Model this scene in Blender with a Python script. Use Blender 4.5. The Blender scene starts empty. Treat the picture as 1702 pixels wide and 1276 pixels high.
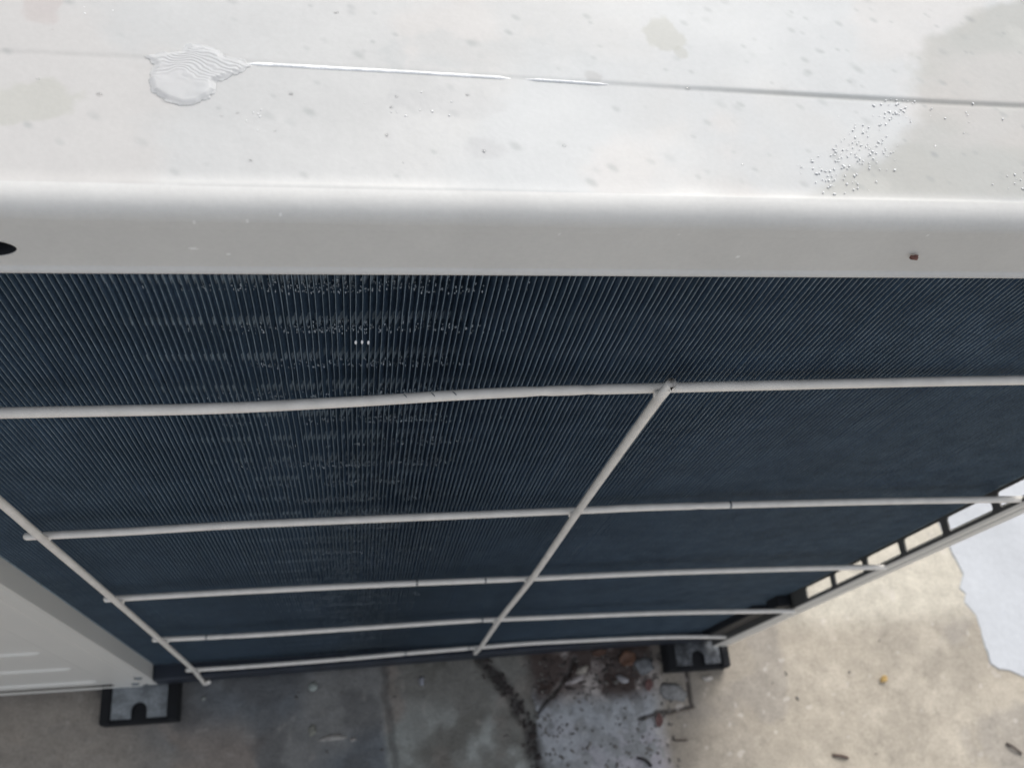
import bpy, bmesh, math, random
import numpy as np
from mathutils import Vector, Matrix
random.seed(7)
rng = np.random.default_rng(11)
S = bpy.context.scene
COL = S.collection
ZG = 0.58            # height of the upper guard bar above the ground

# ------------------------------------------------------------------ camera
cam_d = bpy.data.cameras.new('camera'); cam = bpy.data.objects.new('camera', cam_d); COL.objects.link(cam)
Rw = ((0.98580, -0.08120, 0.14698), (-0.01384, -0.91162, -0.41080), (0.16734, 0.40294, -0.89980))
M3 = Matrix(((Rw[0][0], -Rw[1][0], -Rw[2][0]), (Rw[0][1], -Rw[1][1], -Rw[2][1]), (Rw[0][2], -Rw[1][2], -Rw[2][2])))
cam.matrix_world = Matrix.Translation((-0.0964, -0.1092, 0.2516 + ZG)) @ M3.to_4x4()
cam_d.sensor_width = 36; cam_d.lens = 1550 / 1702 * 36
cam_d.clip_start = 0.01; cam_d.clip_end = 200
cam_d.dof.use_dof = True; cam_d.dof.focus_distance = 0.25; cam_d.dof.aperture_fstop = 24
S.camera = cam

# ------------------------------------------------------------------ light
SUN_AZ = (0.42, 0.9075); SUN_EL = math.radians(50)
W = bpy.data.worlds.new('World'); S.world = W; W.use_nodes = True
nt = W.node_tree; bg = nt.nodes['Background']
sky = nt.nodes.new('ShaderNodeTexSky'); sky.sky_type = 'NISHITA'; sky.sun_disc = False
sky.sun_elevation = SUN_EL; sky.sun_rotation = math.atan2(SUN_AZ[0], SUN_AZ[1]) % (2 * math.pi)
sky.dust_density = 4.0; sky.air_density = 1.0; sky.ozone_density = 1.0
hs = nt.nodes.new('ShaderNodeHueSaturation'); hs.inputs['Saturation'].default_value = 0.28
nt.links.new(sky.outputs[0], hs.inputs['Color']); nt.links.new(hs.outputs[0], bg.inputs['Color'])
bg.inputs['Strength'].default_value = 0.15
sl = bpy.data.lights.new('sun', 'SUN'); sl.energy = 0.50; sl.angle = math.radians(14); sl.color = (1, 0.95, 0.88)
sun = bpy.data.objects.new('sun', sl); COL.objects.link(sun)
sd = Vector((SUN_AZ[0] * math.cos(SUN_EL), SUN_AZ[1] * math.cos(SUN_EL), math.sin(SUN_EL)))
sun.rotation_euler = sd.to_track_quat('Z', 'Y').to_euler()
S.view_settings.view_transform = 'Standard'; S.view_settings.look = 'None'
S.view_settings.exposure = 0.55; S.view_settings.gamma = 1

# ------------------------------------------------------------------ helpers
def lin(c):
    return tuple(((v / 255) / 12.92 if v / 255 <= 0.04045 else ((v / 255 + 0.055) / 1.055) ** 2.4) for v in c)

def mat(name, col, rough=0.5, metal=0.0, var=0.0, vscale=40, bump=0.0, bscale=200, attr=None, rattr=None,
        spec=0.5, trans=0.0, ior=1.45, coat=0.0, var2=0.0, v2scale=400, rvar=0.0):
    m = bpy.data.materials.new(name); m.use_nodes = True
    n = m.node_tree.nodes; L = m.node_tree.links; b = n['Principled BSDF']
    b.inputs['Base Color'].default_value = (*col, 1); b.inputs['Roughness'].default_value = rough
    b.inputs['Metallic'].default_value = metal; b.inputs['Specular IOR Level'].default_value = spec
    b.inputs['Transmission Weight'].default_value = trans; b.inputs['IOR'].default_value = ior
    b.inputs['Coat Weight'].default_value = coat; b.inputs['Coat Roughness'].default_value = 0.08
    tc = n.new('ShaderNodeTexCoord')
    src = None
    if attr:
        a = n.new('ShaderNodeAttribute'); a.attribute_name = attr; src = a.outputs['Color']
    def mulnoise(src, scale, amt, detail=6):
        no = n.new('ShaderNodeTexNoise'); no.inputs['Scale'].default_value = scale; no.inputs['Detail'].default_value = detail
        L.new(tc.outputs['Object'], no.inputs['Vector'])
        mr = n.new('ShaderNodeMapRange'); mr.inputs['From Min'].default_value = 0.3; mr.inputs['From Max'].default_value = 0.7
        mr.inputs['To Min'].default_value = 1 - amt; mr.inputs['To Max'].default_value = 1 + amt
        L.new(no.outputs['Fac'], mr.inputs['Value'])
        mx = n.new('ShaderNodeMix'); mx.data_type = 'RGBA'; mx.blend_type = 'MULTIPLY'; mx.inputs['Factor'].default_value = 1
        if src is None: mx.inputs['A'].default_value = (*col, 1)
        else: L.new(src, mx.inputs['A'])
        L.new(mr.outputs[0], mx.inputs['B'])
        return mx.outputs['Result']
    if var: src = mulnoise(src, vscale, var)
    if var2: src = mulnoise(src, v2scale, var2, 3)
    if src is not None: L.new(src, b.inputs['Base Color'])
    if rattr:
        a = n.new('ShaderNodeAttribute'); a.attribute_name = rattr; L.new(a.outputs['Fac'], b.inputs['Roughness'])
    elif rvar:
        no = n.new('ShaderNodeTexNoise'); no.inputs['Scale'].default_value = vscale; L.new(tc.outputs['Object'], no.inputs['Vector'])
        mr = n.new('ShaderNodeMapRange'); mr.inputs['From Min'].default_value = 0.3; mr.inputs['From Max'].default_value = 0.7
        mr.inputs['To Min'].default_value = max(0.02, rough - rvar); mr.inputs['To Max'].default_value = rough + rvar
        L.new(no.outputs['Fac'], mr.inputs['Value']); L.new(mr.outputs[0], b.inputs['Roughness'])
    if bump:
        no = n.new('ShaderNodeTexNoise'); no.inputs['Scale'].default_value = bscale; no.inputs['Detail'].default_value = 5
        L.new(tc.outputs['Object'], no.inputs['Vector'])
        bp = n.new('ShaderNodeBump'); bp.inputs['Strength'].default_value = bump; bp.inputs['Distance'].default_value = 0.002
        L.new(no.outputs['Fac'], bp.inputs['Height']); L.new(bp.outputs[0], b.inputs['Normal'])
    return m

def link(name, me, m, parent=None, kind=None, loc=None):
    o = bpy.data.objects.new(name, me); COL.objects.link(o)
    if m is not None:
        if isinstance(m, (list, tuple)):
            for q in m: me.materials.append(q)
        else: me.materials.append(m)
    if loc: o.location = loc
    if parent:
        o.parent = parent
        o.matrix_parent_inverse = Matrix.Translation(-WLOC[parent.name])
    if kind: o['kind'] = kind
    WLOC[o.name] = Vector(loc or (0, 0, 0)) if parent is None else Vector((0, 0, 0))
    return o
WLOC = {}

def empty(name, loc, label, cat, group=None):
    o = bpy.data.objects.new(name, None); COL.objects.link(o); o.location = loc
    o['label'] = label; o['category'] = cat
    if group: o['group'] = group
    o.empty_display_size = 0.05
    WLOC[o.name] = Vector(loc)
    return o

def tag(o, label, cat, group=None):
    o['label'] = label; o['category'] = cat
    if group: o['group'] = group
    return o

def pyd(name, v, f, smooth=False):
    me = bpy.data.meshes.new(name); me.from_pydata([tuple(map(float, q)) for q in v], [], f); me.update()
    if smooth: me.polygons.foreach_set('use_smooth', [True] * len(me.polygons))
    return me

def box_bm(bm, x0, x1, y0, y1, z0, z1, bev=0.0):
    r = bmesh.ops.create_cube(bm, size=1)
    vs = r['verts']
    for v in vs:
        v.co = Vector(((x0 + x1) / 2 + v.co.x * (x1 - x0), (y0 + y1) / 2 + v.co.y * (y1 - y0), (z0 + z1) / 2 + v.co.z * (z1 - z0)))
    if bev:
        es = list({e for v in vs for e in v.link_edges})
        bmesh.ops.bevel(bm, geom=es, offset=bev, segments=2, affect='EDGES', profile=0.5)

def bm_me(bm, name='mesh', smooth=False):
    bmesh.ops.recalc_face_normals(bm, faces=bm.faces)
    me = bpy.data.meshes.new(name); bm.to_mesh(me); bm.free()
    if smooth: me.polygons.foreach_set('use_smooth', [True] * len(me.polygons))
    return me

def boxes(*bs, bev=0.0):
    bm = bmesh.new()
    for b in bs: box_bm(bm, *b, bev=bev)
    return bm_me(bm)

def tube_me(pts, rad, seg=12, wob=0.0, caps=True, sub=0.004, marks=()):
    """round bar through pts (catmull-rom), domed ends; marks = arc fractions with a small nick"""
    P = [Vector(p) for p in pts]; Q = []
    for i in range(len(P) - 1):
        p0 = P[max(i - 1, 0)]; p1 = P[i]; p2 = P[i + 1]; p3 = P[min(i + 2, len(P) - 1)]
        k = max(2, int((p2 - p1).length / sub))
        for j in range(k):
            t = j / k
            Q.append(0.5 * ((2 * p1) + (p2 - p0) * t + (2 * p0 - 5 * p1 + 4 * p2 - p3) * t * t + (3 * p1 - p0 - 3 * p2 + p3) * t ** 3))
    Q.append(P[-1])
    n = len(Q); ph = random.random() * 99
    V = []; F = []; ring = []
    d0 = (Q[1] - Q[0]).normalized(); up = Vector((0, 0, 1)) if abs(d0.z) < 0.7 else Vector((0, 1, 0))
    st = [(Q[0] - d0 * rad * 0.85, 0.35), (Q[0] - d0 * rad * 0.5, 0.8)] if caps else []
    d1 = (Q[-1] - Q[-2]).normalized()
    en = [(Q[-1] + d1 * rad * 0.5, 0.8), (Q[-1] + d1 * rad * 0.85, 0.35)] if caps else []
    seq = st + [(q, 1.0) for q in Q] + en
    for i, (q, s) in enumerate(seq):
        a = seq[max(i - 1, 0)][0]; b = seq[min(i + 1, len(seq) - 1)][0]
        d = (b - a).normalized(); u = d.cross(up).normalized(); w = u.cross(d)
        r = rad * s
        for m in marks:
            if abs(i / len(seq) - m) < 0.55 / len(seq): r *= 0.86
        for k in range(seg):
            an = 2 * math.pi * k / seg
            rr = r * (1 + wob * (math.sin(i * 0.9 + ph) * 0.5 + math.sin(i * 0.31 + k + ph * 2) * 0.6))
            V.append(q + (u * math.cos(an) + w * math.sin(an)) * rr)
    N = len(seq)
    for i in range(N - 1):
        for k in range(seg):
            a = i * seg + k; b = i * seg + (k + 1) % seg
            F.append((a, b, b + seg, a + seg))
    F.append(tuple(range(seg - 1, -1, -1))); F.append(tuple((N - 1) * seg + k for k in range(seg)))
    return pyd('bar', V, F, True)

_ICO = {}
def _ico(sub):
    if sub not in _ICO:
        bm = bmesh.new(); bmesh.ops.create_icosphere(bm, subdivisions=sub, radius=1)
        bm.verts.ensure_lookup_table()
        _ICO[sub] = (np.array([v.co[:] for v in bm.verts]), np.array([[v.index for v in f.verts] for f in bm.faces])); bm.free()
    return _ICO[sub]
class Blobs:
    'many small ellipsoids collected into one mesh'
    def __init__(self): self.V = []; self.F = []; self.n = 0
    def add(self, c, r, rot=0.0, sub=1, jit=0.0):
        v, f = _ico(sub); p = v * np.array(r)
        if jit: p = p * (1 + jit * (rng.random((len(v), 1)) - 0.5) * 2)
        cs, sn = math.cos(rot), math.sin(rot)
        p = np.stack([p[:, 0] * cs - p[:, 1] * sn, p[:, 0] * sn + p[:, 1] * cs, p[:, 2]], 1) + np.array(c)
        self.V.append(p); self.F.append(f + self.n); self.n += len(v)
    def me(self, name, smooth=True):
        V = np.concatenate(self.V); F = np.concatenate(self.F)
        me = bpy.data.meshes.new(name)
        me.vertices.add(len(V)); me.vertices.foreach_set('co', V.ravel())
        me.loops.add(F.size); me.loops.foreach_set('vertex_index', F.ravel())
        me.polygons.add(len(F)); me.polygons.foreach_set('loop_start', np.arange(0, F.size, 3)); me.polygons.foreach_set('loop_total', np.full(len(F), 3))
        me.update(calc_edges=True)
        if smooth: me.polygons.foreach_set('use_smooth', [True] * len(F))
        return me

# numpy noise
def _h(ix, iy, s):
    h = (ix * 374761393 + iy * 668265263 + s * 982451653) & 0xffffffff
    h = ((h ^ (h >> 13)) * 1274126177) & 0xffffffff
    return ((h ^ (h >> 16)) & 0xffff) / 65535.0
def vnoise(x, y, s=0):
    x = np.asarray(x, float); y = np.asarray(y, float)
    ix = np.floor(x).astype(np.int64); iy = np.floor(y).astype(np.int64)
    fx = x - ix; fy = y - iy; fx = fx * fx * (3 - 2 * fx); fy = fy * fy * (3 - 2 * fy)
    a = _h(ix, iy, s); b = _h(ix + 1, iy, s); c = _h(ix, iy + 1, s); d = _h(ix + 1, iy + 1, s)
    return (a * (1 - fx) + b * fx) * (1 - fy) + (c * (1 - fx) + d * fx) * fy
def fbm(x, y, s=0, o=5):
    r = 0; a = 0.5; t = 0
    for i in range(o):
        r = r + a * vnoise(x, y, s + i * 17); t += a; a *= 0.5; x = x * 2.03 + 5.1; y = y * 2.03 + 1.7
    return r / t
def ss(a, b, x):
    t = np.clip((x - a) / (b - a), 0, 1); return t * t * (3 - 2 * t)
def mixc(c, d, f):
    return c * (1 - f[..., None]) + np.asarray(d) * f[..., None]
def seg_dist(x, y, pts):
    d = np.full(np.shape(x), 1e9)
    for (x0, y0), (x1, y1) in zip(pts[:-1], pts[1:]):
        vx, vy = x1 - x0, y1 - y0; t = np.clip(((x - x0) * vx + (y - y0) * vy) / (vx * vx + vy * vy), 0, 1)
        d = np.minimum(d, np.hypot(x - x0 - t * vx, y - y0 - t * vy))
    return d
def inpoly(x, y, P):
    r = np.zeros(np.shape(x), bool); n = len(P)
    for i in range(n):
        x0, y0 = P[i]; x1, y1 = P[(i + 1) % n]
        c = ((y0 > y) != (y1 > y)) & (x < (x1 - x0) * (y - y0) / ((y1 - y0) or 1e-12) + x0)
        r ^= c
    return r
def grid_mesh(name, X, Y, Z, colr=None, rough=None, keep=None, smooth=True):
    n, m = X.shape
    v = np.stack([X, Y, Z], -1).reshape(-1, 3)
    idx = np.arange(n * m).reshape(n, m)
    f = np.stack([idx[:-1, :-1], idx[1:, :-1], idx[1:, 1:], idx[:-1, 1:]], -1).reshape(-1, 4)
    if keep is not None: f = f[keep.reshape(-1)]
    me = bpy.data.meshes.new(name)
    me.vertices.add(len(v)); me.vertices.foreach_set('co', v.ravel())
    me.loops.add(f.size); me.loops.foreach_set('vertex_index', f.ravel())
    me.polygons.add(len(f)); me.polygons.foreach_set('loop_start', np.arange(0, f.size, 4)); me.polygons.foreach_set('loop_total', np.full(len(f), 4))
    me.update(calc_edges=True); me.validate()
    if smooth: me.polygons.foreach_set('use_smooth', [True] * len(me.polygons))
    if colr is not None:
        a = me.color_attributes.new('Col', 'FLOAT_COLOR', 'POINT')
        c = np.ones((n * m, 4)); c[:, :3] = np.clip(colr.reshape(-1, 3), 0.002, 0.95); a.data.foreach_set('color', c.ravel())
    if rough is not None:
        a = me.attributes.new('Rough', 'FLOAT', 'POINT'); a.data.foreach_set('value', rough.ravel().astype(np.float32))
    return me

# ------------------------------------------------------------------ materials
PAINT = (0.675, 0.67, 0.645)
M_paint = mat('cream_paint', (0.74, 0.725, 0.68), 0.38, var=0.03, vscale=12, bump=0.05, bscale=500)
M_lid = mat('lid_paint', PAINT, 0.35, attr='Col', rattr='Rough', var=0.02, vscale=120, var2=0.02, v2scale=900, bump=0.06, bscale=260)
M_bar = mat('bar_coating', (0.86, 0.82, 0.755), 0.36, var=0.08, vscale=160, bump=0.05, bscale=420)
M_fin = mat('coated_fin', (0.118, 0.182, 0.265), 0.42, metal=0.1, var=0.14, vscale=30, var2=0.22, v2scale=700)
M_edge = mat('bare_fin_edge', (0.19, 0.25, 0.295), 0.4, metal=0.3, var=0.3, vscale=110, var2=0.3, v2scale=900)
for m_ in (M_fin, M_edge):
    tn = m_.node_tree; geo = tn.nodes.new('ShaderNodeNewGeometry')
    for lk in list(tn.links):
        if lk.from_node.type == 'TEX_COORD': ts = lk.to_socket; tn.links.remove(lk); tn.links.new(geo.outputs['Position'], ts)
M_band = mat('glint_band', (0.48, 0.57, 0.63), 0.4, var=0.5, vscale=400)  # pale bands on the louvers, painted in place of glints at the tubes
M_tube = mat('tube_metal', (0.26, 0.36, 0.45), 0.35, metal=0.3, var=0.6, vscale=300)
M_drop = mat('wet_scale', (0.52, 0.58, 0.62), 0.25, spec=0.8)
M_dark = mat('dark_inside', (0.012, 0.014, 0.018), 0.6)
M_rub = mat('black_rubber', (0.006, 0.007, 0.009), 0.85, var=0.3, vscale=80, bump=0.2)
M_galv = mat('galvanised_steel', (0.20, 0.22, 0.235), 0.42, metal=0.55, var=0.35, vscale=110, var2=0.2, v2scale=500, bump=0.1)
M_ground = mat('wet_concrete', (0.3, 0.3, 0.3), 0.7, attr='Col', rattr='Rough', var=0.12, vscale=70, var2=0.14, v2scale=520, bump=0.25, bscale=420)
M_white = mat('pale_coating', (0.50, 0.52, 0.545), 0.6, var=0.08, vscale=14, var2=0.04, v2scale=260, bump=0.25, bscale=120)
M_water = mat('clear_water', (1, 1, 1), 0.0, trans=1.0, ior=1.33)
M_shade_galv = mat('shaded_dirty_steel', (0.085, 0.092, 0.10), 0.35, metal=0.3, var=0.7, vscale=120, var2=0.4, v2scale=380, bump=0.3)  # galvanised steel darkened: the right foot's shade painted in, plus wet dirt
M_ice = mat('melting_ice', (0.94, 0.95, 0.95), 0.12, spec=0.7, coat=0.4, var=0.06, vscale=300, bump=0.3, bscale=900)
M_wall = mat('grey_render', (0.50, 0.50, 0.48), 0.8, var=0.15, vscale=6, bump=0.3, bscale=60)

# ------------------------------------------------------------------ ground
def axis(lo, hi, step, far):
    a = np.arange(lo, hi + step / 2, step)
    g = []; d = step
    x = hi
    while x < far:
        d *= 1.35; x += d; g.append(x)
    h = []; d = step; x = lo
    while x > -far:
        d *= 1.35; x -= d; h.append(x)
    return np.array(h[::-1] + list(a) + g)
gx = axis(-0.42, 0.62, 0.0012, 40); gy = axis(-0.135, 0.13, 0.0012, 40)
X, Y = np.meshgrid(gx, gy, indexing='ij')
nx = X + 0.010 * (fbm(X * 40, Y * 40, 3) - 0.5); ny = Y + 0.010 * (fbm(X * 40, Y * 40, 9) - 0.5)
def G(r, g, b, k=1.0): return np.array(lin((r, g, b))) * k
beige = G(200, 190, 173); c = np.broadcast_to(beige, X.shape + (3,)).copy()
f1 = fbm(X * 9, Y * 9, 21); f2 = fbm(X * 30, Y * 30, 22); f3 = fbm(X * 110, Y * 110, 23)
c = mixc(c, G(186, 177, 162), ss(0.4, 0.65, f1)); c = mixc(c, G(214, 204, 187), ss(0.5, 0.7, f2) * 0.6)
c = mixc(c, G(174, 168, 160), ss(0.56, 0.7, fbm(X * 22, Y * 22, 71)) * 0.5)
c = mixc(c, G(232, 225, 208), ss(0.0, 0.03, Y) * ss(0.26, 0.34, X) * 0.85)  # paler colour painted in for the sunlit ground beyond the slots
# brownish grey strip grading to beige: part of the unit's soft shadow edge, painted
br = 1 - ss(0.185, 0.33, nx - 0.25 * (Y + 0.05) + 0.05 * (f1 - 0.5)); c = mixc(c, G(128, 120, 111), br * 0.5)
# left dark grey concrete
left = 1 - ss(0.155, 0.175, nx)
lc = np.broadcast_to(G(106, 106, 104), X.shape + (3,)).copy()
lc = mixc(lc, G(88, 92, 95), ss(0.4, 0.62, fbm(X * 12, Y * 12, 31)))
lc = mixc(lc, G(116, 108, 101), ss(0.45, 0.62, fbm(X * 14 + 3, Y * 14, 32)) * ss(-0.02, -0.06, Y + 0.12 * (nx + 0.2)) * 0.9)
lc = mixc(lc, G(128, 120, 110), (1 - ss(-0.30, -0.20, nx)) * 0.7)
lc = mixc(lc, G(70, 70, 70), ss(0.55, 0.7, f2) * 0.5)
mid = ss(-0.078, -0.068, nx) * (1 - ss(0.05, 0.06, nx))
mc = mixc(np.broadcast_to(G(100, 99, 94), X.shape + (3,)).copy(), G(132, 135, 131), ss(-0.02, -0.06, Y + 0.02 * (f1 - 0.5)) * ss(0.3, 0.6, f2))
mc = mixc(mc, G(118, 110, 103), ss(0.5, 0.65, fbm(X * 25, Y * 25, 41)) * 0.7)
mc = mixc(mc, G(82, 81, 75), ss(0.52, 0.7, fbm(X * 45, Y * 45, 42)) * 0.6)
lc = mixc(lc, mc, mid)
gr = (nx > 0.052) * 1.0 * ss(-0.012, -0.03, Y + 0.15 * (nx - 0.11) * np.sign(nx - 0.11))
gc = mixc(np.broadcast_to(G(140, 143, 146), X.shape + (3,)).copy(), G(143, 140, 145), ss(0.4, 0.6, f1))
gc = mixc(gc, G(122, 124, 125), ss(0.5, 0.62, f3))
lc = mixc(lc, gc, gr)
deb = ss(0.045, 0.06, nx) * ss(-0.045, -0.028, Y + 0.012 * (f2 - 0.5))
dc = mixc(np.broadcast_to(G(104, 96, 92), X.shape + (3,)).copy(), G(150, 143, 138), ss(0.55, 0.62, f3))
dc = mixc(dc, G(60, 50, 46), ss(0.52, 0.62, f2))
lc = mixc(lc, dc, deb)
c = mixc(c * 0.70, np.minimum(lc * 1.42, 0.6), left)
# seams and cracks
crk1 = seg_dist(nx, ny, [(-0.074, 0.05), (-0.0735, -0.006), (-0.068, -0.05), (-0.066, -0.14)])
crk2 = seg_dist(nx, ny, [(0.008, 0.03), (0.010, 0.003), (0.024, -0.018), (0.034, -0.030), (0.046, -0.052), (0.050, -0.09), (0.046, -0.14)])
crk3 = seg_dist(nx, ny, [(0.094, 0.0), (0.088, -0.014), (0.072, -0.030), (0.052, -0.045)])
crk4 = seg_dist(nx, ny, [(0.19, -0.02), (0.192, -0.048), (0.165, -0.051), (0.145, -0.056)])
lone = (1 - ss(0.2, 0.24, nx))
k1 = (1 - ss(0.001, 0.0045, crk1)); k2 = 1 - ss(0.002, 0.0075 + 0.004 * f2, crk2); k3 = 1 - ss(0.0006, 0.0026, crk3); k4 = 1 - ss(0.0008, 0.0026, crk4)
c = mixc(c, G(82, 82, 80), k1 * 0.5); c = mixc(c, G(66, 63, 61), k2 * (0.45 + 0.5 * ss(0.35, 0.6, f3))); c = mixc(c, G(50, 45, 42), k3 * 0.85); c = mixc(c, G(52, 46, 44), k4 * 0.85)
# pits
pit = ss(0.62, 0.74, fbm(X * 210, Y * 210, 55, 4)); c = mixc(c, c * 0.55, pit * (0.22 + 0.22 * gr * left))
white_sp = ss(0.80, 0.86, fbm(X * 120, Y * 120, 57, 2)); c = mixc(c, G(205, 198, 190), white_sp * (0.4 - 0.28 * left))
Zg = 0.0035 * (fbm(X * 8, Y * 8, 61) - 0.5) + 0.0012 * (f2 - 0.5) + 0.0006 * (f3 - 0.5) - 0.0035 * k2 - 0.002 * k1 - 0.002 * k3 - 0.002 * k4 - 0.0004 * pit * gr * left
Zg = Zg + 0.002 * gr * left
Zg = np.where((np.abs(X) < 1.5) & (np.abs(Y) < 1.5), Zg, 0)
rg = 0.72 - 0.42 * left * ss(0.40, 0.58, fbm(X * 15, Y * 15, 91)) - 0.10 * f3
ground = link('ground', grid_mesh('ground', X, Y, Zg, c, np.clip(rg, 0.3, 1)), M_ground, kind='structure')
def gz(x, y):
    i = min(max(int(np.searchsorted(gx, x)), 0), len(gx) - 1); j = min(max(int(np.searchsorted(gy, y)), 0), len(gy) - 1)
    return float(Zg[i, j])

# pale smooth layer at the right, a few millimetres thick, with a chipped edge
edge = [(0.470, 0.16), (0.478, 0.10), (0.4817, 0.0764), (0.4875, 0.0523), (0.4795, 0.0395), (0.484, 0.034), (0.4800, 0.0263), (0.4885, 0.0132), (0.4895, -0.01),
        (0.4905, -0.0316), (0.497, -0.037), (0.508, -0.039), (0.5212, -0.0461), (0.536, -0.060), (0.56, -0.085), (0.62, -0.12), (0.75, -0.15)]
pe = []
for (a, b), (a2, b2) in zip(edge[:-1], edge[1:]):
    k = max(1, int(math.hypot(a2 - a, b2 - b) / 0.002))
    for j in range(k):
        t = j / k; x = a + (a2 - a) * t; y = b + (b2 - b) * t
        pe.append((x + 0.0014 * (float(fbm(x * 180, y * 180, 5, 3)) - 0.5), y))
pe += [(0.75, -0.15), (1.6, -0.2), (1.6, 1.2), (0.45, 1.2)]
bm = bmesh.new(); H = 0.0012
lo = [bm.verts.new((x - 0.0010, y, -0.004)) for x, y in pe]; up = [bm.verts.new((x, y, H - 0.0008)) for x, y in pe]; tp = [bm.verts.new((x + 0.0008, y, H)) for x, y in pe]
n = len(pe)
for i in range(n):
    j = (i + 1) % n
    bm.faces.new((lo[i], lo[j], up[j], up[i])); bm.faces.new((up[i], up[j], tp[j], tp[i]))
fc = bm.faces.new(tp); bmesh.ops.triangulate(bm, faces=[fc])
link('pale_pavement', bm_me(bm), M_white, kind='structure')

# ------------------------------------------------------------------ the unit
U = empty('air_conditioner', (-0.2, 0.15, 0), 'cream outdoor air conditioner unit seen from above its rear coil', 'air conditioner')
def Zw(z): return z + ZG

# lid: one folded sheet, profile swept along x
ys = list(np.arange(0.0022, 0.078, 0.0004)) + list(np.arange(0.08, 0.335, 0.01))
prof = [(-0.0016, 0.0756), (-0.0024, 0.0747), (-0.0030, 0.0745), (-0.0037, 0.0748), (-0.0039, 0.0755), (-0.0033, 0.0763)]
prof += [(-0.0030, z) for z in np.arange(0.0766, 0.0924, 0.0004)]
for a in np.linspace(0, math.pi / 2, 34):
    prof.append((0.0026 - 0.0056 * math.cos(a), 0.0926 + 0.0054 * math.sin(a)))
prof = prof[:-1]
prof = [(y, z) for y, z in prof] + [(y, 0.098) for y in ys if y > 0.0027]
prof = np.array(prof)
lx = np.array(list(np.linspace(-0.66, -0.20, 24)) + list(np.arange(-0.198, 0.102, 0.0004)) + list(np.linspace(0.105, 0.235, 14)))
LX, PI_ = np.meshgrid(lx, np.arange(len(prof)), indexing='ij')
LY = prof[PI_, 0]; LZ = prof[PI_, 1].copy()
top = LY > 0.0022
seamy = 0.0330 - 0.0035 * ss(-0.14, 0.06, LX)
dse = LY - seamy
LZ += np.where(top, 0.0004 * ss(-0.0007, 0.0007, dse) * (0.2 + 0.8 * ss(-0.10, 0.02, LX)) - 0.0004 * np.exp(-(dse / 0.0006) ** 2) * (0.12 + 0.6 * ss(-0.03, 0.02, LX)), 0)
LZ += np.where(top, 0.00035 * (fbm(LX * 9, LY * 9, 5) - 0.5), 0)
LY = LY + np.where(~top, 0.0004 * (fbm(LX * 7, LZ * 7 + 3, 8, 2) - 0.5), 0)
# small pressed crease below the fold
LY = LY - 0.00004 * np.exp(-((LZ - 0.0905 - 0.001 * (0.05 - LX)) / 0.00025) ** 2) * (~top)
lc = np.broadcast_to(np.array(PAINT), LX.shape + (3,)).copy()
lc = mixc(lc, np.array((0.445, 0.450, 0.444)), ss(0.0, 0.006, LY) * np.ones(LX.shape))  # same paint as the lip, top coloured darker to offset the light on it
n1 = fbm(LX * 16, LY * 30, 1); n2 = fbm(LX * 60, LY * 60, 2); n3 = fbm(LX * 250, LY * 250, 4)
lc = lc * (1 + 0.16 * (n1[..., None] - 0.5) + 0.07 * (n2[..., None] - 0.5))
lc = mixc(lc, np.array((0.43, 0.450, 0.458)), ss(0.45, 0.6, fbm(LX * 20, LY * 20, 14)) * 0.6 * top)
lc = mixc(lc, np.array((0.485, 0.465, 0.445)), ss(0.5, 0.62, fbm(LX * 26, LY * 26, 15)) * 0.5 * top)
# dry dirty patch at the right: boundary polyline
bx = np.interp(LY, [0.0, 0.0036, 0.0067, 0.012, 0.018, 0.0275, 0.036, 0.043, 0.0481, 0.052, 0.058, 0.064, 0.08],
               [-0.004, 0.0045, 0.008, 0.016, 0.0235, 0.0285, 0.031, 0.033, 0.037, 0.044, 0.055, 0.068, 0.09])
sx = LX - bx + 0.016 * (n2 - 0.5) + 0.007 * (n3 - 0.5)
st = ss(-0.0030, 0.0045, sx) * ss(0.0005, 0.005, LY)
stain = np.array(lin((160, 160, 154)))
stain_c = mixc(np.broadcast_to(stain, LX.shape + (3,)).copy(), lin((168, 165, 160)), ss(0.45, 0.6, n1))
stain_c = mixc(stain_c, lin((176, 176, 169)), ss(0.55, 0.7, n2) * 0.7)
lc = mixc(lc, stain_c, st * 0.68)
# little dirty flower-shaped patch top centre-right and others
def blotch(cx, cy, r, seed, col, amt, sq=1.0):
    global lc
    d = np.hypot((LX - cx), (LY - cy) * sq) / r + 1.6 * (fbm(LX * 160, LY * 160, seed, 4) - 0.5)
    lc = mixc(lc, col, (1 - ss(0.7, 1.0, d)) * amt * top)
blotch(-0.0262, 0.0475, 0.0062, 81, lin((160, 160, 152)), 0.6)
blotch(-0.0225, 0.0410, 0.0020, 82, lin((156, 156, 149)), 0.55)
blotch(-0.157, 0.046, 0.004, 83, lin((173, 164, 161)), 0.5, 0.6)
blotch(-0.158, 0.020, 0.010, 84, lin((170, 170, 162)), 0.6, 1.8)
blotch(-0.0440, 0.0330, 0.0028, 85, lin((157, 157, 156)), 0.6)
blotch(-0.075, 0.0245, 0.016, 86, lin((169, 170, 170)), 0.45, 3.5)
blotch(-0.068, 0.038, 0.020, 87, lin((167, 170, 170)), 0.4, 3.2)
blotch(-0.070, 0.0125, 0.0045, 88, lin((165, 166, 167)), 0.5)
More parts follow.
